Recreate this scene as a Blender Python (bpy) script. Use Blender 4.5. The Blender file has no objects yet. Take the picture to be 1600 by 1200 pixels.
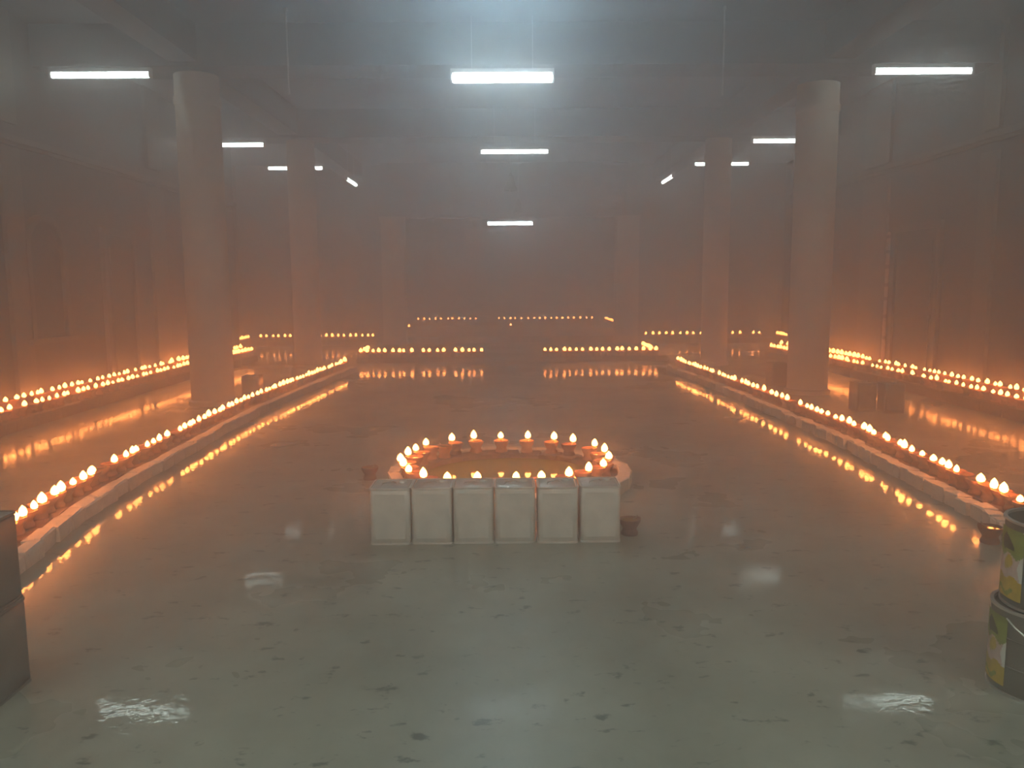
import bpy, bmesh, math, random
from mathutils import Matrix, Vector
random.seed(7)
PI = math.pi
S = bpy.context.scene
C = S.collection

# ------------------------------------------------------------------ camera
cam = bpy.data.cameras.new('camera')
cam.sensor_fit = 'HORIZONTAL'; cam.sensor_width = 36.0
cam.lens = 36.0 * 1250 / 1600
cam.clip_start = 0.05; cam.clip_end = 200
camo = bpy.data.objects.new('camera', cam); C.objects.link(camo)
camo.matrix_world = (Matrix.Translation((0, 0, 1.5)) @ Matrix.Rotation(math.radians(-0.499), 4, 'Z')
                     @ Matrix.Rotation(math.radians(90 - 7.072), 4, 'X') @ Matrix.Rotation(math.radians(-0.38), 4, 'Z'))
S.camera = camo

# ------------------------------------------------------------------ world: hazy air filling the hall
W = bpy.data.worlds.new('world'); S.world = W; W.use_nodes = True
wn = W.node_tree; wn.nodes.clear()
wo = wn.nodes.new('ShaderNodeOutputWorld')
bg = wn.nodes.new('ShaderNodeBackground'); bg.inputs[0].default_value = (0.01, 0.012, 0.015, 1); bg.inputs[1].default_value = 0.2
wn.links.new(bg.outputs[0], wo.inputs['Surface'])
vs = wn.nodes.new('ShaderNodeVolumePrincipled')
vs.inputs['Color'].default_value = (0.87, 0.905, 0.95, 1)
vs.inputs['Density'].default_value = 0.112
vs.inputs['Anisotropy'].default_value = 0.7
wn.links.new(vs.outputs[0], wo.inputs['Volume'])

S.view_settings.view_transform = 'Standard'; S.view_settings.look = 'None'
S.view_settings.gamma = 1; S.view_settings.use_curve_mapping = False
S.view_settings.exposure = 0.0
cy = S.cycles
cy.debug_use_spatial_splits = True
cy.max_bounces = 5; cy.diffuse_bounces = 2; cy.glossy_bounces = 2; cy.transmission_bounces = 2; cy.volume_bounces = 1
cy.use_adaptive_sampling = True; cy.adaptive_threshold = 0.15; cy.adaptive_min_samples = 24
cy.sample_clamp_indirect = 4.0
cy.use_denoising = True
cy.caustics_reflective = False; cy.caustics_refractive = False

TUBE = 19.0
FLAME = 38.0

# ------------------------------------------------------------------ materials
def newmat(name):
    m = bpy.data.materials.new(name); m.use_nodes = True
    nt = m.node_tree
    return m, nt, nt.nodes['Principled BSDF']

def mat(name, col, rough=0.6, metal=0.0, var=0.18, scale=6.0, bump=0.0, bscale=40.0, stain=None, stain_at=0.68, stretch=(1, 1, 1), spec=0.5):
    """Surface with noise-driven tone, optional darker stains and fine relief."""
    m, nt, b = newmat(name)
    N, L = nt.nodes, nt.links
    tc = N.new('ShaderNodeTexCoord'); mp = N.new('ShaderNodeMapping'); mp.inputs['Scale'].default_value = stretch
    L.new(tc.outputs['Object'], mp.inputs[0])
    n = N.new('ShaderNodeTexNoise'); n.inputs['Scale'].default_value = scale; n.inputs['Detail'].default_value = 6
    L.new(mp.outputs[0], n.inputs[0])
    r = N.new('ShaderNodeValToRGB')
    r.color_ramp.elements[0].position = 0.3; r.color_ramp.elements[1].position = 0.72
    r.color_ramp.elements[0].color = tuple(c * (1 - var) for c in col) + (1,)
    r.color_ramp.elements[1].color = tuple(min(1, c * (1 + var)) for c in col) + (1,)
    L.new(n.outputs['Fac'], r.inputs[0])
    out = r.outputs[0]
    if stain:
        n2 = N.new('ShaderNodeTexNoise'); n2.inputs['Scale'].default_value = scale * 3.1; n2.inputs['Detail'].default_value = 4
        L.new(mp.outputs[0], n2.inputs[0])
        r2 = N.new('ShaderNodeValToRGB'); r2.color_ramp.elements[0].position = stain_at; r2.color_ramp.elements[1].position = stain_at + 0.06
        L.new(n2.outputs['Fac'], r2.inputs[0])
        mx = N.new('ShaderNodeMixRGB'); mx.inputs[2].default_value = tuple(stain) + (1,)
        L.new(r2.outputs[0], mx.inputs[0]); L.new(out, mx.inputs[1]); out = mx.outputs[0]
    L.new(out, b.inputs['Base Color'])
    b.inputs['Roughness'].default_value = rough; b.inputs['Metallic'].default_value = metal
    b.inputs['Specular IOR Level'].default_value = spec
    if bump:
        n3 = N.new('ShaderNodeTexNoise'); n3.inputs['Scale'].default_value = bscale; n3.inputs['Detail'].default_value = 4
        L.new(mp.outputs[0], n3.inputs[0])
        bp = N.new('ShaderNodeBump'); bp.inputs['Strength'].default_value = bump; bp.inputs['Distance'].default_value = 0.01
        L.new(n3.outputs['Fac'], bp.inputs['Height']); L.new(bp.outputs[0], b.inputs['Normal'])
    return m

def glow(name, col, strength, base=(0.9, 0.9, 0.9)):
    m, nt, b = newmat(name)
    b.inputs['Base Color'].default_value = tuple(base) + (1,)
    b.inputs['Emission Color'].default_value = tuple(col) + (1,)
    b.inputs['Emission Strength'].default_value = strength
    return m

def floor_material():
    m, nt, b = newmat('polished_stone_floor')
    N, L = nt.nodes, nt.links
    tc = N.new('ShaderNodeTexCoord')
    def noise(scale, detail, stretch=(1, 1, 1), rough=0.5, dist=0.0):
        mp = N.new('ShaderNodeMapping'); mp.inputs['Scale'].default_value = stretch
        L.new(tc.outputs['Object'], mp.inputs[0])
        n = N.new('ShaderNodeTexNoise'); n.inputs['Scale'].default_value = scale; n.inputs['Detail'].default_value = detail
        n.inputs['Roughness'].default_value = rough; n.inputs['Distortion'].default_value = dist
        L.new(mp.outputs[0], n.inputs[0]); return n.outputs['Fac']
    def ramp(fac, p0, p1, c0=(0, 0, 0), c1=(1, 1, 1)):
        r = N.new('ShaderNodeValToRGB')
        r.color_ramp.elements[0].position = p0; r.color_ramp.elements[1].position = p1
        r.color_ramp.elements[0].color = tuple(c0) + (1,); r.color_ramp.elements[1].color = tuple(c1) + (1,)
        L.new(fac, r.inputs[0]); return r.outputs[0]
    def mix(f, a, c, mode='MIX'):
        x = N.new('ShaderNodeMixRGB'); x.blend_type = mode
        for sock, v in ((0, f), (1, a), (2, c)):
            if hasattr(v, 'links'): L.new(v, x.inputs[sock])
            elif sock == 0: x.inputs[0].default_value = v
            else: x.inputs[sock].default_value = tuple(v) + (1,)
        return x.outputs[0]
    base = ramp(noise(1.3, 8, (1, 0.8, 1), 0.62), 0.3, 0.72, (0.235, 0.23, 0.18), (0.43, 0.42, 0.345))
    pale = ramp(noise(3.2, 7, (1, 0.6, 1), 0.7, 0.2), 0.5, 0.8)
    base = mix(mix(1.0, pale, (0.35, 0.35, 0.35), 'MULTIPLY'), base, (0.50, 0.49, 0.41))
    spots = ramp(noise(11.0, 4, (0.7, 1.1, 1), 0.6, 0.1), 0.61, 0.68)
    base = mix(mix(1.0, spots, (0.95, 0.95, 0.95), 'MULTIPLY'), base, (0.08, 0.082, 0.065))
    fine = ramp(noise(30.0, 3, (0.8, 1.2, 1), 0.6), 0.66, 0.72)
    base = mix(mix(1.0, fine, (0.55, 0.55, 0.55), 'MULTIPLY'), base, (0.12, 0.12, 0.10))
    L.new(base, b.inputs['Base Color'])
    ro = ramp(noise(0.55, 5, (1, 1, 1), 0.6), 0.38, 0.62, (0.26, 0.26, 0.26), (0.36, 0.36, 0.36))
    L.new(ro, b.inputs['Roughness'])
    b.inputs['Specular IOR Level'].default_value = 0.55
    wet = ramp(noise(0.9, 4, (1, 1, 1), 0.6), 0.36, 0.66, (0.25, 0.25, 0.25), (0.9, 0.9, 0.9))
    L.new(wet, b.inputs['Coat Weight']); 
    sx = N.new('ShaderNodeSeparateXYZ'); L.new(tc.outputs['Object'], sx.inputs[0])
    def math_(op, a, c):
        q = N.new('ShaderNodeMath'); q.operation = op
        for i_, v_ in enumerate((a, c)):
            if hasattr(v_, 'links'): L.new(v_, q.inputs[i_])
            elif v_ is not None: q.inputs[i_].default_value = v_
        return q.outputs[0]
    # the middle walkway is worn smoother than the side aisles and the far end
    side_ = math_('SUBTRACT', math_('ABSOLUTE', math_('SUBTRACT', sx.outputs[0], .13), None), 3.0)
    away = math_('SUBTRACT', sx.outputs[1], 13.0)
    rg = N.new('ShaderNodeMapRange'); rg.inputs['From Min'].default_value = 0; rg.inputs['From Max'].default_value = .5
    rg.inputs['To Min'].default_value = .035; rg.inputs['To Max'].default_value = .10
    # feet have scuffed a strip down the middle of the walkway
    scuff = math_('SUBTRACT', 1.35, math_('ABSOLUTE', math_('SUBTRACT', sx.outputs[0], .1), None))
    L.new(math_('MAXIMUM', math_('MAXIMUM', side_, away), scuff), rg.inputs['Value'])
    sm = N.new('ShaderNodeMapRange'); sm.inputs['From Min'].default_value = 0; sm.inputs['From Max'].default_value = .6
    sm.inputs['To Min'].default_value = 1; sm.inputs['To Max'].default_value = .3
    L.new(math_('SUBTRACT', scuff, math_('MAXIMUM', math_('SUBTRACT', sx.outputs[1], 11.0), 0.0)), sm.inputs['Value'])
    L.new(math_('MULTIPLY', wet, sm.outputs[0]), b.inputs['Coat Weight']); L.new(rg.outputs[0], b.inputs['Coat Roughness'])
    b.inputs['Coat IOR'].default_value = 1.4
    h = N.new('ShaderNodeMath'); h.operation = 'MULTIPLY_ADD'
    L.new(noise(2.2, 2), h.inputs[0]); h.inputs[1].default_value = 3.0; L.new(noise(16.0, 3), h.inputs[2])
    bp = N.new('ShaderNodeBump'); bp.inputs['Strength'].default_value = 0.2; bp.inputs['Distance'].default_value = 0.006
    L.new(h.outputs[0], bp.inputs['Height']); L.new(bp.outputs[0], b.inputs['Normal']); 
    b2 = N.new('ShaderNodeBump'); b2.inputs['Strength'].default_value = 0.09; b2.inputs['Distance'].default_value = 0.006
    L.new(h.outputs[0], b2.inputs['Height']); L.new(b2.outputs[0], b.inputs['Coat Normal'])
    return m

M = dict(
    floor=floor_material(),
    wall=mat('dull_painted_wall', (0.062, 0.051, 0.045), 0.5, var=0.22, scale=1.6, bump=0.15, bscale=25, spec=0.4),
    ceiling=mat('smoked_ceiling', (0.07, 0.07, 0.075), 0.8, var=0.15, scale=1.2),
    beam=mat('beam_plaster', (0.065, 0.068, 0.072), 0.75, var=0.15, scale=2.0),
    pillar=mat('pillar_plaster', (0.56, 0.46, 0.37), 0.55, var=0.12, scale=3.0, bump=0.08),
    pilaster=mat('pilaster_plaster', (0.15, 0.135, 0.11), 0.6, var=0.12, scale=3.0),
    door=mat('dark_door', (0.012, 0.010, 0.009), 0.6, var=0.2, scale=5.0),
    doorframe=mat('door_frame_paint', (0.12, 0.095, 0.08), 0.5, var=0.15, scale=5.0),
    stone=mat('platform_stone', (0.16, 0.14, 0.12), 0.3, var=0.2, scale=3.0),
    white=mat('whitewashed_brick', (0.72, 0.64, 0.55), 0.75, var=0.12, scale=14, bump=0.5, bscale=60, stain=(0.16, 0.09, 0.06), stain_at=0.66),
    brick=mat('red_brick', (0.30, 0.14, 0.085), 0.8, var=0.25, scale=18, bump=0.5, bscale=70),
    clay=mat('fired_clay', (0.52, 0.21, 0.10), 0.7, var=0.22, scale=30, bump=0.25, bscale=120),
    clay_dark=mat('dark_fired_clay', (0.20, 0.07, 0.045), 0.65, var=0.25, scale=30, bump=0.25, bscale=120),
    oil=mat('lamp_oil', (0.35, 0.17, 0.03), 0.08, var=0.1),
    wick=mat('cotton_wick', (0.25, 0.2, 0.15), 0.9),
    tin=mat('tinplate', (0.86, 0.77, 0.69), 0.42, metal=0.2, var=0.09, scale=9, bump=0.25, bscale=14, stain=(0.28, 0.24, 0.2), stain_at=0.72),
    tin_brown=mat('dull_tinplate', (0.24, 0.19, 0.16), 0.35, metal=0.35, var=0.12, scale=9, bump=0.25, bscale=14),
    tin_top=mat('bright_tinplate', (0.85, 0.82, 0.76), 0.18, metal=0.4, var=0.12, scale=16, bump=1.0, bscale=16),
    can=mat('grey_can_metal', (0.20, 0.19, 0.165), 0.4, metal=0.4, var=0.12, scale=8, bump=0.1, bscale=20),
    rim=mat('bare_rim_metal', (0.62, 0.60, 0.55), 0.3, metal=0.7, var=0.1),
    water=mat('green_water', (0.50, 0.34, 0.03), 0.06, var=0.12, scale=4, bump=0.02, bscale=8, spec=0.6),
    steel=mat('painted_steel', (0.55, 0.55, 0.55), 0.4, metal=0.2),
    housing=mat('white_batten', (0.6, 0.6, 0.6), 0.5),
    bell=mat('dark_brass', (0.10, 0.08, 0.05), 0.4, metal=0.7, var=0.2),
    pole_pale=mat('pale_pink_paint', (0.62, 0.42, 0.34), 0.6, var=0.1),
    pole_red=mat('maroon_paint', (0.16, 0.05, 0.05), 0.6, var=0.15),
    tube=glow('tube_diffuser', (0.84, 1.0, 0.93), TUBE),
    tube_c=glow('tube_diffuser_cool', (0.80, 0.98, 1.0), TUBE * 1.8),
    tube_n=glow('tube_diffuser_near', (0.90, 1.0, 0.86), TUBE * 10.5),
    flood=glow('flood_lens', (0.50, 0.82, 1.0), 160.0),
    flame=glow('oil_flame', (1.0, 0.27, 0.055), FLAME, (1, 0.5, 0.2)),
    lab_green=mat('print_green', (0.24, 0.30, 0.05), 0.4, var=0.15, scale=30),
    lab_yellow=mat('print_yellow', (0.55, 0.38, 0.04), 0.4, var=0.15, scale=30),
    lab_pink=mat('print_pale_pink', (0.62, 0.45, 0.40), 0.4, var=0.15, scale=30),
    lab_dark=mat('print_dark', (0.05, 0.05, 0.03), 0.4, var=0.2, scale=30),
    lab_white=mat('print_white', (0.7, 0.68, 0.62), 0.4, var=0.1, scale=30),
)

# ------------------------------------------------------------------ mesh helpers
class MB:
    """Collects boxes, lathes and bars into one mesh."""
    def __init__(s): s.v = []; s.f = []; s.m = []
    def add(s, vs_, fs, mi=0):
        k = len(s.v); s.v += [tuple(v) for v in vs_]
        s.f += [tuple(i + k for i in f) for f in fs]; s.m += [mi] * len(fs); return s
    def box(s, x0, x1, y0, y1, z0, z1, mi=0):
        v = [(x, y, z) for z in (z0, z1) for y in (y0, y1) for x in (x0, x1)]
        return s.add(v, [(0, 2, 3, 1), (4, 5, 7, 6), (0, 1, 5, 4), (2, 6, 7, 3), (0, 4, 6, 2), (1, 3, 7, 5)], mi)
    def rbox(s, x0, x1, y0, y1, z0, z1, r, mi=0, seg=3, taper=0.0):
        """box with rounded vertical edges and a softened top"""
        def ring(z, ins):
            out = []
            for cx, cy_, a0 in ((x1 - r, y1 - r, 0), (x0 + r, y1 - r, PI / 2), (x0 + r, y0 + r, PI), (x1 - r, y0 + r, 1.5 * PI)):
                for i in range(seg + 1):
                    a = a0 + i * PI / 2 / seg
                    out.append((cx + (r - ins) * math.cos(a), cy_ + (r - ins) * math.sin(a), z))
            return out
        n = 4 * (seg + 1); e = min(r * 0.6, (z1 - z0) * 0.2)
        rings = [ring(z0, e * 0.5), ring(z0 + e * 0.5, 0), ring(z1 - e, 0), ring(z1 - e * 0.3, e * 0.35), ring(z1, e)]
        v = [p for q in rings for p in q]
        f = [(j * n + i, j * n + (i + 1) % n, (j + 1) * n + (i + 1) % n, (j + 1) * n + i) for j in range(len(rings) - 1) for i in range(n)]
        f.append(tuple(reversed(range(n)))); f.append(tuple((len(rings) - 1) * n + i for i in range(n)))
        return s.add(v, f, mi)
    def lathe(s, prof, n=16, c=(0, 0, 0), mi=0, a0=0.0, a1=2 * PI):
        full = abs(a1 - a0 - 2 * PI) < 1e-6
        k = n if full else n + 1
        v = []
        for r_, z in prof:
            for i in range(k):
                a = a0 + (a1 - a0) * i / n
                v.append((c[0] + r_ * math.cos(a), c[1] + r_ * math.sin(a), c[2] + z))
        f = []
        for j in range(len(prof) - 1):
            for i in range(n):
                i2 = (i + 1) % k
                f.append((j * k + i, j * k + i2, (j + 1) * k + i2, (j + 1) * k + i))
        return s.add(v, f, mi)
    def bar(s, p, q, r_, n=6, mi=0):
        p, q = Vector(p), Vector(q); d = (q - p).normalized()
        u = d.cross(Vector((0, 0, 1)) if abs(d.z) < 0.9 else Vector((1, 0, 0))).normalized(); w = d.cross(u)
        v = []
        for c in (p, q):
            for i in range(n):
                a = 2 * PI * i / n; v.append(tuple(c + r_ * (math.cos(a) * u + math.sin(a) * w)))
        f = [(i, (i + 1) % n, n + (i + 1) % n, n + i) for i in range(n)] + [tuple(reversed(range(n))), tuple(range(n, 2 * n))]
        return s.add(v, f, mi)
    def path(s, pts, r_, n=6, mi=0):
        for a, b in zip(pts, pts[1:]): s.bar(a, b, r_, n, mi)
        return s
    def mesh(s, name, mats, smooth=None):
        me = bpy.data.meshes.new(name); me.from_pydata(s.v, [], s.f)
        for m in (mats if isinstance(mats, (list, tuple)) else [mats]): me.materials.append(m)
        me.polygons.foreach_set('material_index', s.m)
        bm = bmesh.new(); bm.from_mesh(me); bmesh.ops.remove_doubles(bm, verts=bm.verts, dist=1e-5)
        bmesh.ops.recalc_face_normals(bm, faces=bm.faces); bm.to_mesh(me); bm.free()
        if smooth is not None:
            me.polygons.foreach_set('use_smooth', [True] * len(me.polygons)); me.set_sharp_from_angle(angle=math.radians(smooth))
        me.update(); return me
    def build(s, name, mats, parent=None, smooth=None, **k):
        return link(name, s.mesh(name, mats, smooth), parent, **k)

def link(name, me, parent=None, loc=(0, 0, 0), rot=(0, 0, 0), scale=(1, 1, 1)):
    o = bpy.data.objects.new(name, me); C.objects.link(o); o.parent = parent
    o.location = loc; o.rotation_euler = rot; o.scale = scale; return o

def tag(o, label=None, cat=None, group=None, kind=None):
    for k, v in (('label', label), ('category', cat), ('group', group), ('kind', kind)):
        if v: o[k] = v
    return o

def thing(name, label, cat, loc=(0, 0, 0), rz=0.0, group=None):
    return tag(link(name, None, None, loc, (0, 0, rz)), label, cat, group)

def struct(name, mb, m, label, smooth=None):
    return tag(mb.build(name, m, None, smooth), label, None, None, 'structure')

def dup(root, loc, rz=0.0, label=None, group=None, keep=None):
    """copy a thing with copies of its parts and sub-parts, sharing mesh data"""
    r_ = root.copy(); C.objects.link(r_); r_.location = loc; r_.rotation_euler = (0, 0, rz)
    if label: r_['label'] = label
    if group: r_['group'] = group
    elif 'group' in r_: del r_['group']
    for ch in KIDS.get(root.name, []):
        if keep and not keep(ch): continue
        c = ch.copy(); C.objects.link(c); c.parent = r_
        for g in KIDS.get(ch.name, []):
            d = g.copy(); C.objects.link(d); d.parent = c
    return r_
KIDS = {}
def know(root):
    KIDS[root.name] = list(root.children)
    for c in root.children: KIDS[c.name] = list(c.children)

# ------------------------------------------------------------------ room shell
XL, XR = -5.52, 5.92
Y0, YN, YB = -4.0, 16.7, 20.95
H = 4.55
NL, NR = -6.85, 7.25          # the hall is wider beyond YN
struct('floor', MB().box(NL - .2, NR + .2, Y0, YB, -0.1, 0), M['floor'], 'grey-green polished stone floor with dark flecks, wet-looking and reflecting the flames')
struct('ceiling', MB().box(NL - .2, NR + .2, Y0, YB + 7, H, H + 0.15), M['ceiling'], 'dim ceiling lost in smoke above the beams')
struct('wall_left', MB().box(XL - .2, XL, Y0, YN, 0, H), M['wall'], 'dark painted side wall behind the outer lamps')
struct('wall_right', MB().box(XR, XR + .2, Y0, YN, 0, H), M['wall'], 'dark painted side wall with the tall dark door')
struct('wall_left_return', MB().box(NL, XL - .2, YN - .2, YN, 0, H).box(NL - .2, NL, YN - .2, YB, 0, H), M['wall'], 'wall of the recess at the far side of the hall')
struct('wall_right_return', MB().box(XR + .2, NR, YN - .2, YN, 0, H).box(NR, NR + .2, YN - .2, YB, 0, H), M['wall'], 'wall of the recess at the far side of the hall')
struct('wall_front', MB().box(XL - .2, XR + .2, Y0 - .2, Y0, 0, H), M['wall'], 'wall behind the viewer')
struct('wall_back_left', MB().box(NL - .2, -3.09, YB, YB + .2, 0, H), M['wall'], 'back wall on the left of the opening to the raised platform')
struct('wall_back_right', MB().box(3.41, NR + .2, YB, YB + .2, 0, H), M['wall'], 'back wall on the right of the opening to the raised platform')
struct('trim_14', MB().box(-3.09, 3.41, YB - .35, YB + .2, 3.2, H), M['wall'], 'deep lintel over the opening to the raised platform')
# raised platform room beyond
PX0, PX1, PY = -3.35, 3.7, 27.25
struct('floor_platform', MB().box(PX0, PX1, YB - .15, PY, -0.1, 0.16), M['stone'], 'raised stone platform one step above the hall floor')
struct('wall_platform', MB().box(PX0 - .2, PX0, YB + .2, PY, 0, H).box(PX1, PX1 + .2, YB + .2, PY, 0, H).box(PX0 - .2, PX1 + .2, PY, PY + .2, 0, H), M['wall'], 'walls closing the raised platform')
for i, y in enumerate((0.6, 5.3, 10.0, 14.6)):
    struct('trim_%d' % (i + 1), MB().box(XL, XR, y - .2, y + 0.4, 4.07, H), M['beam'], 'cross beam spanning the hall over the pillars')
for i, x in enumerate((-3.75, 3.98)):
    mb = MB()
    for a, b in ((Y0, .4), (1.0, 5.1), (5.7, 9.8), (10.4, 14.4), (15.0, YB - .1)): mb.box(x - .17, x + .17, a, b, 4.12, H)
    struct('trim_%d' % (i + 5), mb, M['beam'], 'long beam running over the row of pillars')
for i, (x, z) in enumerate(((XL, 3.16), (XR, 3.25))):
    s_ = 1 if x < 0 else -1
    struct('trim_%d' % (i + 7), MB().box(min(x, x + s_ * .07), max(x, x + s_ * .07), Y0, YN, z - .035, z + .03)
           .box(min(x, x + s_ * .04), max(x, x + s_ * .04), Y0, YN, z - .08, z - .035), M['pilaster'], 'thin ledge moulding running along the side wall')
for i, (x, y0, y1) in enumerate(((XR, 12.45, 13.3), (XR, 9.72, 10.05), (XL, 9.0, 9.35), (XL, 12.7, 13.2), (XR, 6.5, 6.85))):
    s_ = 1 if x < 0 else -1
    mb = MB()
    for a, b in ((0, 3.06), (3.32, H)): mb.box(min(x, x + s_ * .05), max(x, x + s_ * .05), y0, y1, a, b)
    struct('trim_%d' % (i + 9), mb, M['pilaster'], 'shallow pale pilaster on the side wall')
# doors
def door(name, x, y0, y1, h, label):
    s_ = 1 if x < 0 else -1
    B = lambda mb, d0, d1, a, b, c, d: mb.box(min(x + s_ * d0, x + s_ * d1), max(x + s_ * d0, x + s_ * d1), a, b, c, d)
    o = link(name, None); tag(o, label, None, None, 'structure')
    B(MB(), .0, .02, y0, y1, 0, h).build('door_leaf', M['door'], o)
    mb = MB(); B(mb, 0, .06, y0 - .09, y0, 0, h + .09); B(mb, 0, .06, y1, y1 + .09, 0, h + .09); B(mb, 0, .06, y0, y1, h, h + .09)
    mb.build('door_frame', M['doorframe'], o)
    for a, b in ((.15, 1.0), (1.12, h - .15)):
        B(MB(), .02, .035, y0 + .14, y1 - .14, a, b).build('door_panel', M['door'], o)
    MB().lathe([(0, .0), (.025, .0), (.028, .03), (.012, .05)], 10, (x + s_ * .05, y0 + .1, 1.0)).build('door_handle', M['bell'], o)
    return o
door('door_1', XR, 10.95, 12.1, 2.24, 'tall dark doorway in the side wall beside the striped pole')
door('door_2', XL, 11.2, 12.0, 2.22, 'faint door in the side wall opposite the dark doorway')
# arched niche window on the left wall
w = tag(link('window_1', None), 'faint arched window in the side wall under the moulding', None, None, 'structure')
mb = MB(); N_ = 14; yc, r1, r2, zc = 9.75, .42, .34, 1.95
out = [(yc - r1, .9)] + [(yc - r1 * math.cos(PI * i / N_), zc + r1 * math.sin(PI * i / N_)) for i in range(N_ + 1)] + [(yc + r1, .9)]
inn = [(yc - r2, .9)] + [(yc - r2 * math.cos(PI * i / N_), zc + r2 * math.sin(PI * i / N_)) for i in range(N_ + 1)] + [(yc + r2, .9)]
k = len(out); v = [(XL, *p) for p in out] + [(XL, *p) for p in inn] + [(XL + .06, *p) for p in out] + [(XL + .06, *p) for p in inn]
f = []
for i in range(k - 1):
    f += [(i, i + 1, k * 2 + i + 1, k * 2 + i), (k + i, k + i + 1, 3 * k + i + 1, 3 * k + i), (2 * k + i, 2 * k + i + 1, 3 * k + i + 1, 3 * k + i)]
mb.add(v, f).build('window_frame', M['doorframe'], w)
MB().add([(XL + .012, *p) for p in inn], [tuple(range(k))]).build('window_pane', M['door'], w)
MB().box(XL, XL + .1, yc - .5, yc + .5, .84, .9).build('window_sill', M['pilaster'], w)

# ------------------------------------------------------------------ pillars
def round_pillar(x, y, r_, label):
    t = thing('round_pillar', label, 'pillar', (x, y, 0))
    MB().lathe([(0, .02), (r_ * 1.02, .02), (r_, .12), (r_, 3.72), (0, 3.72)], 40).build('shaft', M['pillar'], t, 40)
    MB().lathe([(0, 0), (r_ + .035, 0), (r_ + .035, .05), (r_ + .01, .07), (0, .07)], 40).build('base', M['pillar'], t, 40)
    MB().lathe([(0, 3.7), (r_, 3.7), (r_ + .015, 3.73), (r_ + .015, 3.79), (r_, 3.82), (r_, 4.07), (0, 4.07)], 40).build('capital', M['pillar'], t, 40)
round_pillar(-3.77, 10.27, .265, 'thick round plaster pillar rising behind the left walkway kerb, nearest on that side')
round_pillar(4.14, 10.85, .265, 'thick round plaster pillar rising behind the right walkway kerb, nearest on that side')
round_pillar(-3.64, 14.8, .245, 'hazy second round pillar on the left, before the far lamps')
round_pillar(3.88, 14.8, .235, 'hazy second round pillar on the right, before the far lamps')
for x, lab in ((-2.79, 'faint square pier at the left edge of the opening to the platform'), (3.11, 'faint square pier at the right edge of the opening to the platform')):
    t = thing('square_pier', lab, 'pillar', (x, 20.55, 0))
    MB().box(-.28, .28, -.25, .25, .1, 3.2).build('shaft', M['pillar'], t)
    MB().box(-.31, .31, -.28, .24, 0, .1).build('base', M['pillar'], t)
    MB().box(-.31, .31, -.28, .04, 3.1, 3.2).build('capital', M['pillar'], t)

# ------------------------------------------------------------------ tube lights
def tube_light(x, y, z, label, length=1.17, rz=0.0, r_=.034, m='tube', top=4.01, tilt=0.0):
    t = thing('tube_light', label, 'light', (x, y, z), rz)
    t.rotation_euler = (0, tilt, rz)
    h = length / 2
    v = MB(); n = 12
    vs_ = []; prof = [(-h, .6), (-h + .02, 1), (h - .02, 1), (h, .6)]
    for px, k_ in prof:
        for i in range(n):
            a = 2 * PI * i / n; vs_.append((px, r_ * k_ * math.cos(a), r_ * k_ * math.sin(a)))
    f = [(j * n + i, j * n + (i + 1) % n, (j + 1) * n + (i + 1) % n, (j + 1) * n + i) for j in range(3) for i in range(n)]
    f += [tuple(range(n)), tuple(range(3 * n, 4 * n))]
    v.add(vs_, f); v.build('tube', M[m], t, 50)
    MB().box(-h, h, -.03, .03, r_, r_ + .045).build('housing', M['housing'], t)
    for s_ in (-1, 1):
        MB().box(s_ * h - .012, s_ * h + .012, -.035, .035, -r_, r_ + .045).build('end_cap', M['housing'], t)
    if top - z > r_ + .06:
        for s_ in (-1, 1): MB().bar((s_ * h * .6, 0, r_ + .04), (s_ * h * .6, 0, top - z), .0035).build('hanger', M['steel'], t)
    return t
tube_light(-4.74, 9.86, 4.07 - .085, 'bright white tube light high on the left, large and nearest on that side', top=4.07)
tube_light(5.0, 9.86, 4.10 - .11, 'bright white tube light high on the right, large and nearest on that side', top=4.07)
tube_light(-.005, 9.6, 3.87, 'thickest brightest tube light hanging high on the middle line', r_=.055, m='tube_c', top=H)
tube_light(-4.75, 14.4, 4.03 - .08, 'white tube light beside the top of the nearest left pillar', top=4.07)
tube_light(4.95, 14.4, 4.05 - .08, 'white tube light beside the top of the nearest right pillar', top=4.07)
tube_light(.195, 14.2, 3.78, 'white tube light on the middle line, between the largest and the lowest', top=H)
tube_light(-4.42, 17.5, 3.99, 'small distant tube light crossing behind the second left pillar', top=H)
tube_light(4.66, 17.5, 4.03, 'small distant tube light crossing behind the second right pillar', top=H)
tube_light(.16, 20.7, 3.05, 'lowest tube light on the middle line, above the platform opening', r_=.045, m='tube_c', top=3.2)
tube_light(-3.4, 18.3, 3.8, 'tiny slanting tube light left of the platform opening', rz=PI / 2, top=H)
tube_light(3.68, 18.3, 3.82, 'tiny slanting tube light right of the platform opening', rz=PI / 2, top=H)
for x, z in ((-4.8, 4.0), (0.1, 3.9), (5.0, 4.0)):
    for y in (4.9, .2, -2.6):
        tube_light(x, y, z, 'white tube light over the near end of the hall', top=H, m='tube' if y > 4 else 'tube_n')['group'] = 'tube lights over the near end of the hall'
# cool flood light on the middle line just above the frame
t = thing('flood_light', 'cool blue-white flood light on the ceiling over the middle line', 'light', (-.05, 7.3, 4.3))
MB().box(-.22, .22, -.05, .09, -.12, .12).build('housing', M['steel'], t)
MB().box(-.19, .19, -.056, -.05, -.09, .09).build('lens', M['flood'], t)
MB().path([(-.24, .02, 0), (-.24, .02, .2), (.24, .02, .2), (.24, .02, 0)], .012).build('bracket', M['steel'], t)

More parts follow.
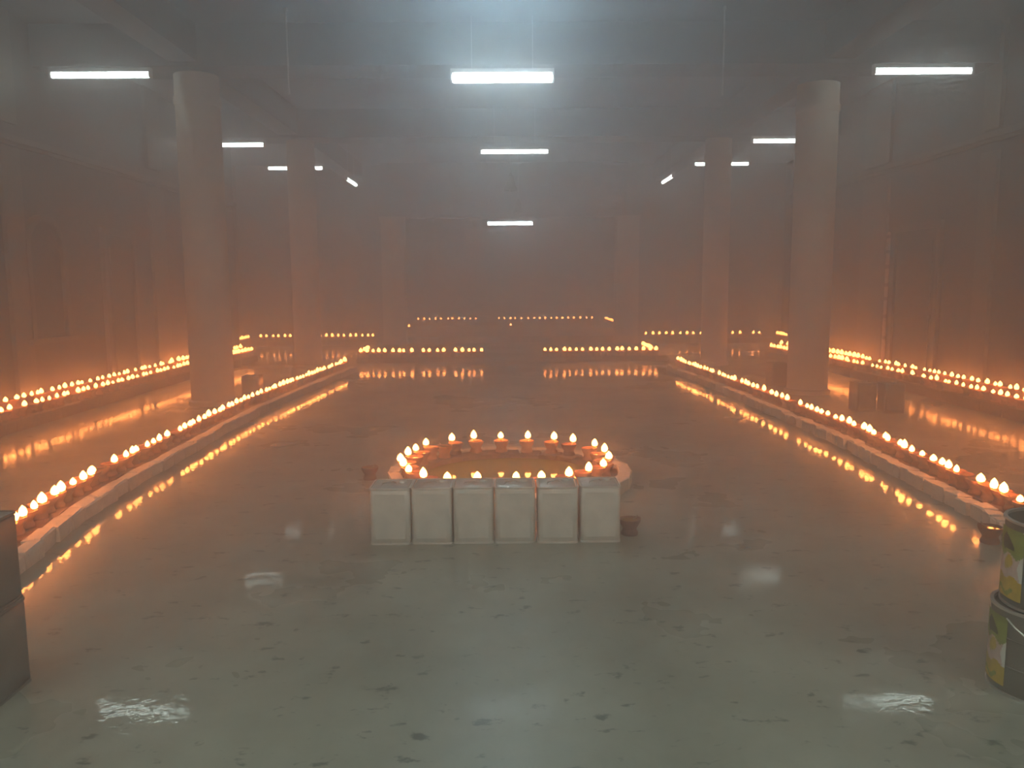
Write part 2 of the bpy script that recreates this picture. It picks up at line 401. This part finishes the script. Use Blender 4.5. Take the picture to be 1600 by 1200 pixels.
# hanging rods and bells
for x, z, lab in ((-2.39, 3.65, 'thin pale rod hanging from the ceiling left of the middle tube lights'), (2.47, 3.62, 'thin pale rod hanging from the ceiling right of the middle tube lights')):
    t = thing('hanging_rod', lab, 'rod', (x, 9.3, 0))
    MB().bar((0, 0, z), (0, 0, H - .02), .009, 8).build('rod', M['steel'], t)
    MB().lathe([(0, H - .03), (.018, H - .03), (.018, H), (0, H)], 12).build('ceiling_rose', M['steel'], t)
    MB().bar((0, 0, z - .02), (0, 0, z + .03), .014, 8).build('end_cap', M['steel'], t)
for x, y, z, k_, lab in ((.13, 14.85, 3.34, 1.0, 'dark hanging bell dimly seen under the second tube light'), (.32, 18.0, 3.21, 1.0, 'dark hanging bell dimly seen just above the lowest tube light')):
    t = thing('hanging_bell', lab, 'bell', (x, y, z)); t.scale = (k_, k_, k_)
    MB().lathe([(0, .13), (.035, .128), (.06, .10), (.07, .03), (.085, -.05), (.125, -.12), (.13, -.14), (.11, -.14), (.09, -.10), (.055, .08), (0, .1)], 20).build('bell_body', M['bell'], t, 50)
    MB().bar((0, 0, .09), (0, 0, -.13), .008).lathe([(0, -.17), (.02, -.165), (.028, -.145), (.02, -.125), (0, -.12)], 10).build('clapper', M['bell'], t, 50)
    MB().lathe([(.01, .12), (.03, .14), (.01, .17)], 10).build('crown_loop', M['bell'], t, 50)
    MB().bar((0, 0, .16), (0, 0, H - z), .007).build('hanging_chain', M['steel'], t)

# ------------------------------------------------------------------ kerbs of brick
def brick_mesh(l, w_, h, seed, jag=.006):
    """rounded-edge block centred on its length, face at y=0 and depth to y=w_"""
    rnd = random.Random(seed); c = .008
    v = []
    for z, ins in ((0, .002), (h - c, 0), (h, c)):
        for x, y in ((-l / 2 + ins, ins), (l / 2 - ins, ins), (l / 2 - ins, w_ - ins), (-l / 2 + ins, w_ - ins)):
            v.append((x + rnd.uniform(-jag, jag) * .5, y + rnd.uniform(-jag, jag), z + (rnd.uniform(-jag, jag) if z else 0)))
    f = [(3, 2, 1, 0), (8, 9, 10, 11)]
    for j in range(2):
        for i in range(4): f.append((j * 4 + i, j * 4 + (i + 1) % 4, (j + 1) * 4 + (i + 1) % 4, (j + 1) * 4 + i))
    return MB().add(v, f)
BR = {}
def bricks(parent, pts, l, w_, h, m, off=0.0, z=0.0, yawj=0.02, offj=0.006, gap=.012, lj=0.0, side=1, hj=.004):
    """lays blocks along a polyline; off shifts them sideways, side picks which side is the back"""
    key = (round(l, 3), w_, h, m)
    if key not in BR: BR[key] = [brick_mesh(l, w_, h, 31 * q + int(l * 1000)).mesh('brick', M[m]) for q in range(5)]
    segs = [(Vector(a), Vector(b)) for a, b in zip(pts, pts[1:])]
    tot = sum((b - a).length for a, b in segs); d = 0.0; i = 0
    while d < tot - l * .4:
        k_ = 1 + random.uniform(-lj, lj); ll = l * k_
        dd = min(d + ll / 2, tot); acc = 0
        for a, b in segs:
            L_ = (b - a).length
            if acc + L_ >= dd - 1e-6: break
            acc += L_
        t_ = (b - a).normalized(); p = a + t_ * (dd - acc); n = Vector((-t_.y, t_.x)) * side
        o_ = off + random.uniform(-offj, offj)
        ang = math.atan2(t_.y, t_.x) + random.uniform(-yawj, yawj)
        o = link('brick', random.choice(BR[key]), parent, (p.x + n.x * o_, p.y + n.y * o_, z), (0, 0, ang), (k_, side, 1 + random.uniform(-hj, hj) * 4))
        d += ll + gap; i += 1

def kerb(label, group=None):
    return thing('brick_kerb', label, 'kerb', (0, 0, 0), 0, group)

LF = [(-2.50, 3.75), (-2.58, 4.2), (-2.66, 4.65), (-2.73, 5.1), (-2.79, 5.8), (-2.83, 7.0), (-2.87, 8.2), (-2.88, 9.4), (-2.78, 11.3), (-2.60, 14.05)]
RF = [(2.86, 4.35), (2.96, 4.8), (3.00, 5.6), (3.04, 6.4), (3.08, 7.2), (3.05, 8.3), (3.02, 10.0), (2.93, 12.0), (2.82, 13.95)]
KH = .095
k1 = kerb('long left kerb of whitewashed bricks holding a line of burning clay lamps beside the walkway')
bricks(k1, LF, .23, .10, KH, 'white', 0, 0, .035, .010, .007, .22, 1)
bricks(k1, LF, .22, .16, KH - .012, 'brick', .108, 0, .01, .004, .008, 0, 1)
k2 = kerb('long right kerb of ragged whitewashed bricks holding a line of burning clay lamps beside the walkway')
bricks(k2, RF, .125, .10, KH, 'white', -.004, 0, .24, .016, .022, .32, -1, .012)
bricks(k2, RF, .22, .16, KH - .012, 'brick', .115, 0, .01, .004, .008, 0, -1)
# ring kerb
RC = (0.03, 6.04); RA, RBm = .80, .74
ringk = kerb('round kerb of whitewashed bricks around the green pool behind the tins')
NB = 26
rb_mesh = [brick_mesh(.215, .10, KH, 900 + q).mesh('brick', M['white']) for q in range(4)]
for i in range(NB):
    a = 2 * PI * i / NB
    link('brick', rb_mesh[i % 4], ringk, (RC[0] + (RA + .13) * math.cos(a), RC[1] + (RBm + .12) * math.sin(a), 0), (0, 0, a + PI / 2 + random.uniform(-.03, .03)))
ib_mesh = [brick_mesh(.165, .15, KH - .012, 950 + q).mesh('brick', M['brick']) for q in range(3)]
for i in range(NB):
    a = 2 * PI * (i + .5) / NB
    link('brick', ib_mesh[i % 3], ringk, (RC[0] + (RA + .025) * math.cos(a), RC[1] + (RBm + .015) * math.sin(a), 0), (0, 0, a + PI / 2))
p = tag(MB().lathe([(0, .045), (RA - .13, .045), (RA - .13, 0)], 48).build('green_pool', M['water'], None, 40), 'shallow round pool of murky green water inside the ring of lamps', 'pool')
p.location = (RC[0], RC[1], 0); p.scale = (1, (RBm - .14) / (RA - .13), 1)
# cross kerbs half way down
k3 = kerb('short left brick kerb across the far end of the walkway')
X15L = [(-2.9, 15.58), (-.42, 15.58)]
bricks(k3, X15L, .24, .30, .10, 'brick', 0, 0, .01, .006, .008, .1, 1)
k4 = kerb('short right brick kerb across the far end of the walkway')
X15R = [(.70, 15.58), (3.08, 15.58)]
bricks(k4, X15R, .24, .30, .10, 'brick', 0, 0, .01, .006, .008, .1, 1)
bricks(k3, [(-2.94, 15.92), (-2.94, 16.6)], .24, .26, .10, 'brick', 0, 0, .01, .004, .008, .1, -1)
bricks(k4, [(3.08, 15.92), (3.08, 17.2)], .24, .26, .10, 'brick', 0, 0, .01, .004, .008, .1, 1)
# outer two-step ledges
k5 = kerb('low two-step brick ledge along the left wall crowded with burning lamps')
bricks(k5, [(-5.12, 6.2), (-5.14, 12), (-5.08, 14.4), (-4.95, 16.1)], .42, .17, .13, 'brick', 0, 0, .004, .002, .008, 0, 1)
bricks(k5, [(-5.30, 6.2), (-5.31, 12), (-5.26, 14.4), (-5.14, 16.1)], .42, .20, .18, 'brick', 0, 0, .004, .002, .008, 0, 1)
k6 = kerb('low two-step brick ledge along the right wall crowded with burning lamps')
bricks(k6, [(5.50, 6.6), (5.54, 11), (5.46, 13.5), (5.22, 16.1)], .42, .17, .13, 'brick', 0, 0, .004, .002, .008, 0, -1)
bricks(k6, [(5.68, 6.6), (5.72, 11), (5.64, 13.5), (5.42, 16.1)], .42, .17, .18, 'brick', 0, 0, .004, .002, .008, 0, -1)
# far cross ledges
k7 = kerb('far left brick ledge against the back wall behind the second pillar')
bricks(k7, [(-6.3, 18.4), (-6.3, 20.15)], .3, .24, .12, 'brick', 0, 0, .004, .002, .008, 0, 1)
bricks(k7, [(-6.3, 20.2), (-3.15, 20.2)], .3, .24, .12, 'brick', 0, 0, .004, .002, .008, 0, 1)
k8 = kerb('far right brick ledge against the back wall behind the second pillar')
bricks(k8, [(6.75, 18.4), (6.75, 20.15)], .3, .24, .12, 'brick', 0, 0, .004, .002, .008, 0, -1)
bricks(k8, [(3.48, 20.2), (6.75, 20.2)], .3, .24, .12, 'brick', 0, 0, .004, .002, .008, 0, 1)
k9 = kerb('farthest brick ledge on the raised platform under the lowest tube light')
bricks(k9, [(-3.1, 26.6), (3.4, 26.6)], .3, .24, .10, 'brick', 0, .16, .004, .002, .008, 0, 1)
bricks(k9, [(3.2, 24.2), (3.2, 26.5)], .3, .24, .10, 'brick', 0, .16, .004, .002, .008, 0, -1)

# ------------------------------------------------------------------ clay oil lamps
PROF = [(0, 0), (.050, 0), (.053, .010), (.043, .030), (.042, .042), (.054, .060), (.064, .080), (.066, .096), (.058, .097), (.050, .086), (.030, .078), (0, .076)]
def bowl_mb(n=14, spout=True):
    mb = MB().lathe(PROF, n)
    if spout:       # pinched lip at +x side
        out_ = []
        for (x, y, z) in mb.v:
            r_ = math.hypot(x, y)
            if r_ > .03 and z > .07:
                a = math.atan2(y, x); k_ = 1 + .12 * math.exp(-(a / .35) ** 2)
                x *= k_; y *= k_; z += .004 * math.exp(-(a / .35) ** 2)
            out_.append((x, y, z))
        mb.v = out_
    return mb
def flame_mb(n=6, h=.061, r_=.0255):
    pr = [(0, 0), (.8, .12), (1, .36), (.78, .66), (.3, .9), (0, 1)]
    return MB().lathe([(r_ * a, h * b) for a, b in pr], n)
bowl_me = bowl_mb().mesh('bowl', M['clay'], 45)
bowl2_me = bowl_mb().mesh('bowl', M['clay_dark'], 45)
oil_me = MB().lathe([(0, .087), (.050, .087)], 14).mesh('oil', M['oil'])
wick_me = MB().path([(.02, 0, .088), (.045, 0, .098), (.056, 0, .112)], .004, 5).mesh('wick', M['wick'])
flame_me = flame_mb().mesh('flame', M['flame'], 60)

def make_lamp(lit, loc, rz, label, group, fs=1.0, dark=False, detail=True):
    t = thing('oil_lamp', label, 'oil lamp', loc, rz, group)
    link('bowl', bowl2_me if dark else bowl_me, t)
    if detail:
        link('oil', oil_me, t); link('wick', wick_me, t)
    if lit: link('flame', flame_me, t, (.054, 0, .104), (0, 0, 0), (fs, fs, fs * random.uniform(.85, 1.15)))
    return t

def along(pts, step, jit=.2, off=0, side=1):
    segs = [(Vector(a), Vector(b)) for a, b in zip(pts, pts[1:])]
    tot = sum((b - a).length for a, b in segs); d = step * .5; res = []
    while d < tot - step * .3:
        dd = d + random.uniform(-jit, jit) * step; dd = min(max(dd, .02), tot - .02); acc = 0
        for a, b in segs:
            L_ = (b - a).length
            if acc + L_ >= dd - 1e-6: break
            acc += L_
        t_ = (b - a).normalized(); p_ = a + t_ * (dd - acc); n = Vector((-t_.y, t_.x)) * side
        res.append((p_.x + n.x * off + random.uniform(-.006, .006), p_.y + n.y * off)); d += step
    return res

ORD = 'first second third fourth fifth sixth seventh eighth ninth tenth eleventh twelfth thirteenth fourteenth fifteenth'.split()
spots = []      # (x, y, z, row, lit)
def row(name, pts, step, z, off=0, side=1, unlit=.06, jit=.16):
    for q, (x, y) in enumerate(along(pts, step, jit, off, side)):
        if name == 'right wall ledge, back row' and abs(y - 12.32) < .1: continue
        spots.append((x, y, z, name, random.random() > unlit))
LFy = [(-2.60, 4.32)] + LF[2:]
row('left walkway kerb', [(-2.585, 4.22)] + LF[2:], .142, KH - .012, .185, 1, .05)
row('right walkway kerb', [(2.92, 4.62)] + RF[1:], .142, KH - .012, .175, -1, .10)
row('left wall ledge, front row', [(-5.12, 7.5), (-5.14, 12), (-5.08, 14.4), (-4.95, 16.1)], .15, .13, .09, 1, .03)
row('right wall ledge, front row', [(5.50, 7.6), (5.54, 11), (5.46, 13.5), (5.22, 16.1)], .15, .13, .09, -1, .03)
row('left wall ledge, back row', [(-5.30, 7.3), (-5.31, 12), (-5.26, 14.4), (-5.14, 16.1)], .15, .18, .10, 1, .08)
row('right wall ledge, back row', [(5.68, 7.6), (5.72, 11), (5.64, 13.5), (5.42, 16.1)], .15, .18, .10, -1, .05)
row('x', X15L, .125, .10, .10, 1, .05); row('x', X15R, .13, .10, .10, 1, .05)
row('x', [(-2.94, 15.92), (-2.94, 16.5)], .15, .10, .13, -1, 0); row('x', [(3.08, 15.92), (3.08, 17.1)], .15, .10, .13, 1, 0)
row('x', [(-6.3, 18.6), (-6.3, 20.1)], .15, .12, .1, 1, 0); row('x', [(-6.25, 20.2), (-3.2, 20.2)], .15, .12, .12, 1, .05)
row('x', [(6.75, 18.6), (6.75, 20.1)], .15, .12, .1, -1, 0); row('x', [(3.52, 20.2), (6.7, 20.2)], .17, .12, .12, 1, .05)
row('x', [(-2.95, 26.6), (-.75, 26.6)], .19, .26, .12, 1, 0); row('x', [(-.3, 26.6), (3.1, 26.6)], .195, .26, .12, 1, .03)
row('x', [(3.2, 24.3), (3.2, 26.5)], .16, .26, .12, -1, 0)
spots.append((-2.86, 24.0, .16, 'x', True)); spots.append((.19, 24.34, .16, 'x', True))

# ring lamps: bearings and distances on the round kerb
RING = [(-.39, 5.29), (-.19, 5.30), (.07, 5.31), (.24, 5.32), (.43, 5.39), (.58, 5.54), (.70, 5.68), (.77, 5.92), (.77, 6.18), (.72, 6.41), (.56, 6.59),
        (.41, 6.70), (.19, 6.76), (-.04, 6.78), (-.27, 6.77), (-.45, 6.68), (-.65, 6.50), (-.71, 6.29), (-.75, 6.12), (-.78, 5.90), (-.74, 5.74), (-.68, 5.56), (-.56, 5.39)]
GR = 'burning lamps on the round kerb'
lit_xy = []
far = sorted([p for p in RING if p[1] > 6.05]); near = sorted([p for p in RING if p[1] <= 6.05])
n_obj = 0
for lst, nm in ((far, 'far half'), (near, 'near half')):
    for q, (x, y) in enumerate(lst):
        # body stands a little inward so that the wick points to the white bricks
        a = math.atan2(y - RC[1], x - RC[0])
        make_lamp(True, (x - .045 * math.cos(a), y - .045 * math.sin(a), KH - .012), a, '%s burning clay lamp from the left on the %s of the round kerb' % (ORD[q], nm), GR,
                  1.1, q % 5 == 3)
        lit_xy.append((x, y)); n_obj += 1
angs = sorted(math.atan2(y - RC[1], x - RC[0]) for x, y in lit_xy)
for a, b in zip(angs, angs[1:] + [angs[0] + 2 * PI]):
    nfit = int(((b - a) * .76) / .122) - 1
    for q in range(nfit):
        c = a + (b - a) * (q + 1) / (nfit + 1)
        make_lamp(False, (RC[0] + (RA - .06) * math.cos(c), RC[1] + (RBm - .05) * math.sin(c), KH - .012), c,
                  'unlit clay lamp filling a gap between burning ones on the round kerb', 'unlit lamps on the round kerb'); n_obj += 1

spots_d = sorted(range(len(spots)), key=lambda i: spots[i][0] ** 2 + spots[i][1] ** 2)
budget = 300 - n_obj - 3
indiv = [i for i in spots_d if spots[i][3] != 'x'][:budget]
chosen = set(indiv); seen = {}
protos = {}
for i in indiv:
    x, y, z, rw, lit = spots[i]
    key = (rw, lit); seen[key] = seen.get(key, 0) + 1; q = seen[key]
    word = 'burning' if lit else 'unlit'
    if q <= (14 if rw.endswith('walkway kerb') and lit else 5):
        lab = '%s %s clay lamp from the near end of the %s' % (ORD[q - 1], word, rw.replace(', ', ' '))
    else:
        zone = ('abreast of the round kerb' if y < 7.3 else 'between the round kerb and the nearest pillar' if y < 9.9 else
                'abreast of the nearest pillar' if y < 11.3 else 'past the nearest pillar')
        lab = '%s lamp, %s, %s' % (word, rw.replace(', ', ' '), zone.replace('between the round kerb and the nearest pillar', 'short of the nearest pillar'))
    grp = '%s lamps on the %s' % (word, rw)
    side = 1 if x > 0 else -1
    rz = (PI if side > 0 else 0) + random.uniform(-.9, .9)
    det = y < 8.0
    # the wick end sits near the middle of the kerb line
    make_lamp(lit, (x + side * .02, y, z), rz, lab, grp, random.uniform(.78, 1.12), random.random() < .25, det)
# everything past the limit joined into one mass
mb = MB(); bv = bowl_mb(8, False); fv = flame_mb(6, .078, .034)
for i, (x, y, z, rw, lit) in enumerate(spots):
    if i in chosen: continue
    mb.add([(x + a, y + b, z + c) for a, b, c in bv.v], bv.f, 0)
    if lit:
        k_ = random.uniform(.85, 1.15)
        mb.add([(x + a * k_, y + b * k_, z + .104 + c * k_) for a, b, c in fv.v], fv.f, 1)
tag(mb.build('distant_oil_lamps', [M['clay'], M['flame']], None, 50), 'distant burning clay lamps on the ledges at the far end of the hall', 'oil lamps', None, 'stuff')

# stray lamps on the floor
make_lamp(False, (.745, 4.68, 0), .4, 'dark unlit clay lamp on the floor beside the rightmost tin of the front line', None, 1, True)
make_lamp(False, (2.80, 4.46, 0), 2.2, 'dark unlit clay lamp on the floor at the near end of the right kerb', None, 1, True)
make_lamp(False, (-1.06, 6.12, 0), 1.0, 'dark unlit clay lamp on the floor left of the round kerb', None, 1, True)

# ------------------------------------------------------------------ square tins
TW, TH = .117, .335
def make_tin(label, loc, rz, group, m='tin'):
    t = thing('square_tin', label, 'tin', loc, rz, group)
    MB().rbox(-TW, TW, -TW, TW, .006, TH - .006, .022, seg=4).build('body', M[m], t, 50)
    for z, rn in ((0, 'base_rim'), (TH - .009, 'top_rim')):
        r_ = MB()
        n_ = 20
        pts = []
        for cx, cy_, a0 in ((TW - .022, TW - .022, 0), (-TW + .022, TW - .022, PI / 2), (-TW + .022, -TW + .022, PI), (TW - .022, -TW + .022, 1.5 * PI)):
            for i in range(5):
                a = a0 + i * PI / 8; pts.append((cx + .025 * math.cos(a), cy_ + .025 * math.sin(a), cx + .018 * math.cos(a), cy_ + .018 * math.sin(a)))
        v = [(a, b, z) for a, b, _, _ in pts] + [(a, b, z + .009) for a, b, _, _ in pts] + [(c, d, z + .009) for _, _, c, d in pts] + [(c, d, z) for _, _, c, d in pts]
        f = []
        for j in range(4):
            for i in range(n_): f.append((j * n_ + i, j * n_ + (i + 1) % n_, ((j + 1) % 4) * n_ + (i + 1) % n_, ((j + 1) % 4) * n_ + i))
        r_.add(v, f).build(rn, M[m], t, 40)
    MB().rbox(-TW + .012, TW - .012, -TW + .012, TW - .012, TH - .007, TH - .003, .014).build('top_panel', M['tin_top'], t, 50)
    c = MB().lathe([(0, TH + .008), (.022, TH + .008), (.026, TH + .004), (.026, TH - .004), (0, TH - .004)], 16, (.055, .055, 0)).build('cap', M['tin_top'], t, 50)
    h = MB().path([(-.06, -.03, TH - .004), (-.055, -.02, TH + .007), (.0, .02, TH + .01), (.02, .035, TH - .004)], .003, 5).build('handle', M['rim'], t, 60)
    for s_ in (-1, 1):      # pressed panels of the front and back
        MB().box(-TW + .03, TW - .03, s_ * TW - .0015, s_ * TW + .0015, .035, TH - .035).build('pressed_panel', M[m], t)
    know(t); return t
names = ['leftmost tin', 'second tin from the left', 'third tin from the left', 'third tin from the right', 'second tin from the right', 'rightmost tin']
xs = [-.672, -.432, -.190, .052, .302, .552]
tin0 = None
for i, x in enumerate(xs):
    lab = 'silver square %s in the front line before the round kerb' % names[i]
    rz = random.uniform(-.02, .02); loc = (x, 4.52 + TW + [.0, .005, .008, .004, 0, .01][i], 0)
    if tin0 is None: tin0 = make_tin(lab, loc, rz, 'silver tins in the front line')
    else: dup(tin0, loc, rz, lab, 'silver tins in the front line')
brown = make_tin('lower brown square tin of the stack beside the left kerb end', (-1.95, 2.83, 0), .0, 'brown tins stacked at the left', 'tin_brown')
dup(brown, (-1.958, 2.833, TH), .01, 'upper brown square tin of the stack beside the left kerb end', 'brown tins stacked at the left')
dup(brown, (4.22, 9.32, 0), .05, 'brown square tin near the right pillar, closer to the pillar of the two', 'brown tins by the pillars')
dup(brown, (4.50, 9.20, 0), -.08, 'brown square tin near the right pillar, closer to the wall of the two', 'brown tins by the pillars')
dup(brown, (4.02, 11.75, 0), .1, 'brown square tin standing behind the nearest right pillar', 'brown tins by the pillars')
dup(brown, (-3.33, 10.5, 0), .05, 'brown square tin standing beside the nearest left pillar', 'brown tins by the pillars')

# ------------------------------------------------------------------ round labelled cans on the right
CR, CH = .165, .318
def round_can(label, loc, rz, open_top, group):
    t = thing('round_can', label, 'can', loc, rz, group)
    inner = [(CR - .004, CH), (CR - .004, .02), (0, .02)] if open_top else [(CR - .01, CH), (CR - .01, CH - .008), (0, CH - .006)]
    MB().lathe([(0, .004), (CR - .004, .004), (CR, .01), (CR, CH * .33), (CR + .003, CH * .34), (CR, CH * .35), (CR, CH * .66), (CR + .003, CH * .67), (CR, CH * .68), (CR, CH)] + inner, 48).build('body', M['can'], t, 40)
    MB().lathe([(CR - .006, CH - .008), (CR + .006, CH - .006), (CR + .006, CH + .002), (CR - .006, CH + .003), (CR - .006, CH - .008)], 48).build('top_rim', M['rim'], t, 60)
    MB().lathe([(CR - .004, 0), (CR + .005, 0), (CR + .005, .008), (CR - .004, .009)], 48).build('base_rim', M['rim'], t, 60)
    # printed paper label: a curved sheet of coloured print fields
    lab = MB(); nu, nv = 44, 40; a0, a1 = math.radians(142), math.radians(197); z0, z1 = .03, CH - .03; R_ = CR + .0045
    vv = [(R_ * math.cos(a0 + (a1 - a0) * i / nu), R_ * math.sin(a0 + (a1 - a0) * i / nu), z0 + (z1 - z0) * j / nv) for j in range(nv + 1) for i in range(nu + 1)]
    for j in range(nv):
        for i in range(nu):
            u, v_ = (i + .5) / nu, (j + .5) / nv
            u += .03 * math.sin(v_ * 17); v_ += .035 * math.sin(u * 13 + v_ * 6)
            mi = 0 if v_ > .62 else 1
            if .30 < v_ < .62: mi = 2 if .18 < u < .9 else 4
            if (u - .52) ** 2 / .05 + (v_ - .78) ** 2 / .012 < 1: mi = 3
            if (u - .60) ** 2 / .02 + (v_ - .5) ** 2 / .01 < 1: mi = 1
            if u < .1 and v_ < .62: mi = 4
            if .06 < v_ < .12 and .2 < u < .8: mi = 0
            lab.f.append((j * (nu + 1) + i, j * (nu + 1) + i + 1, (j + 1) * (nu + 1) + i + 1, (j + 1) * (nu + 1) + i)); lab.m.append(mi)
    lab.v = vv
    lab.build('paper_label', [M['lab_green'], M['lab_yellow'], M['lab_pink'], M['lab_dark'], M['lab_white']], t, 60)
    hb = MB().path([(CR * math.cos(a) * 1.02, CR * math.sin(a) * 1.02, CH - .03 - .06 * math.sin(PI * (a - 3.4) / 1.6)) for a in [3.4 + 1.6 * q / 8 for q in range(9)]], .0035, 5)
    hb.build('wire_handle', M['rim'], t, 60)
    return t
round_can('lower round metal can with a green and yellow label, under the open one', (1.975, 2.80, 0), 0, False, 'round labelled cans stacked at the right')
round_can('upper open round metal can with a green and yellow label, near the right kerb end', (2.005, 2.80, CH + .002), .06, True, 'round labelled cans stacked at the right')

# ------------------------------------------------------------------ striped pole by the dark doorway
t = thing('striped_pole', 'thin pale pole with dark maroon bands standing by the dark doorway', 'pole', (5.865, 12.32, .185))
z = 0.0; bands = [.44, .05, .28, .05, .22, .05, .16, .05, .22, .06, .17, .05, .18, .05]
for i, h in enumerate(bands):
    MB().lathe([(0, z), (.028 if i % 2 == 0 else .03, z), (.028 if i % 2 == 0 else .03, z + h), (0, z + h)], 12).build('pole_section' if i % 2 == 0 else 'band', M['pole_pale' if i % 2 == 0 else 'pole_red'], t, 40)
    z += h
MB().lathe([(0, z), (.03, z), (.02, z + .04), (0, z + .05)], 12).build('pole_cap', M['pole_pale'], t, 40)
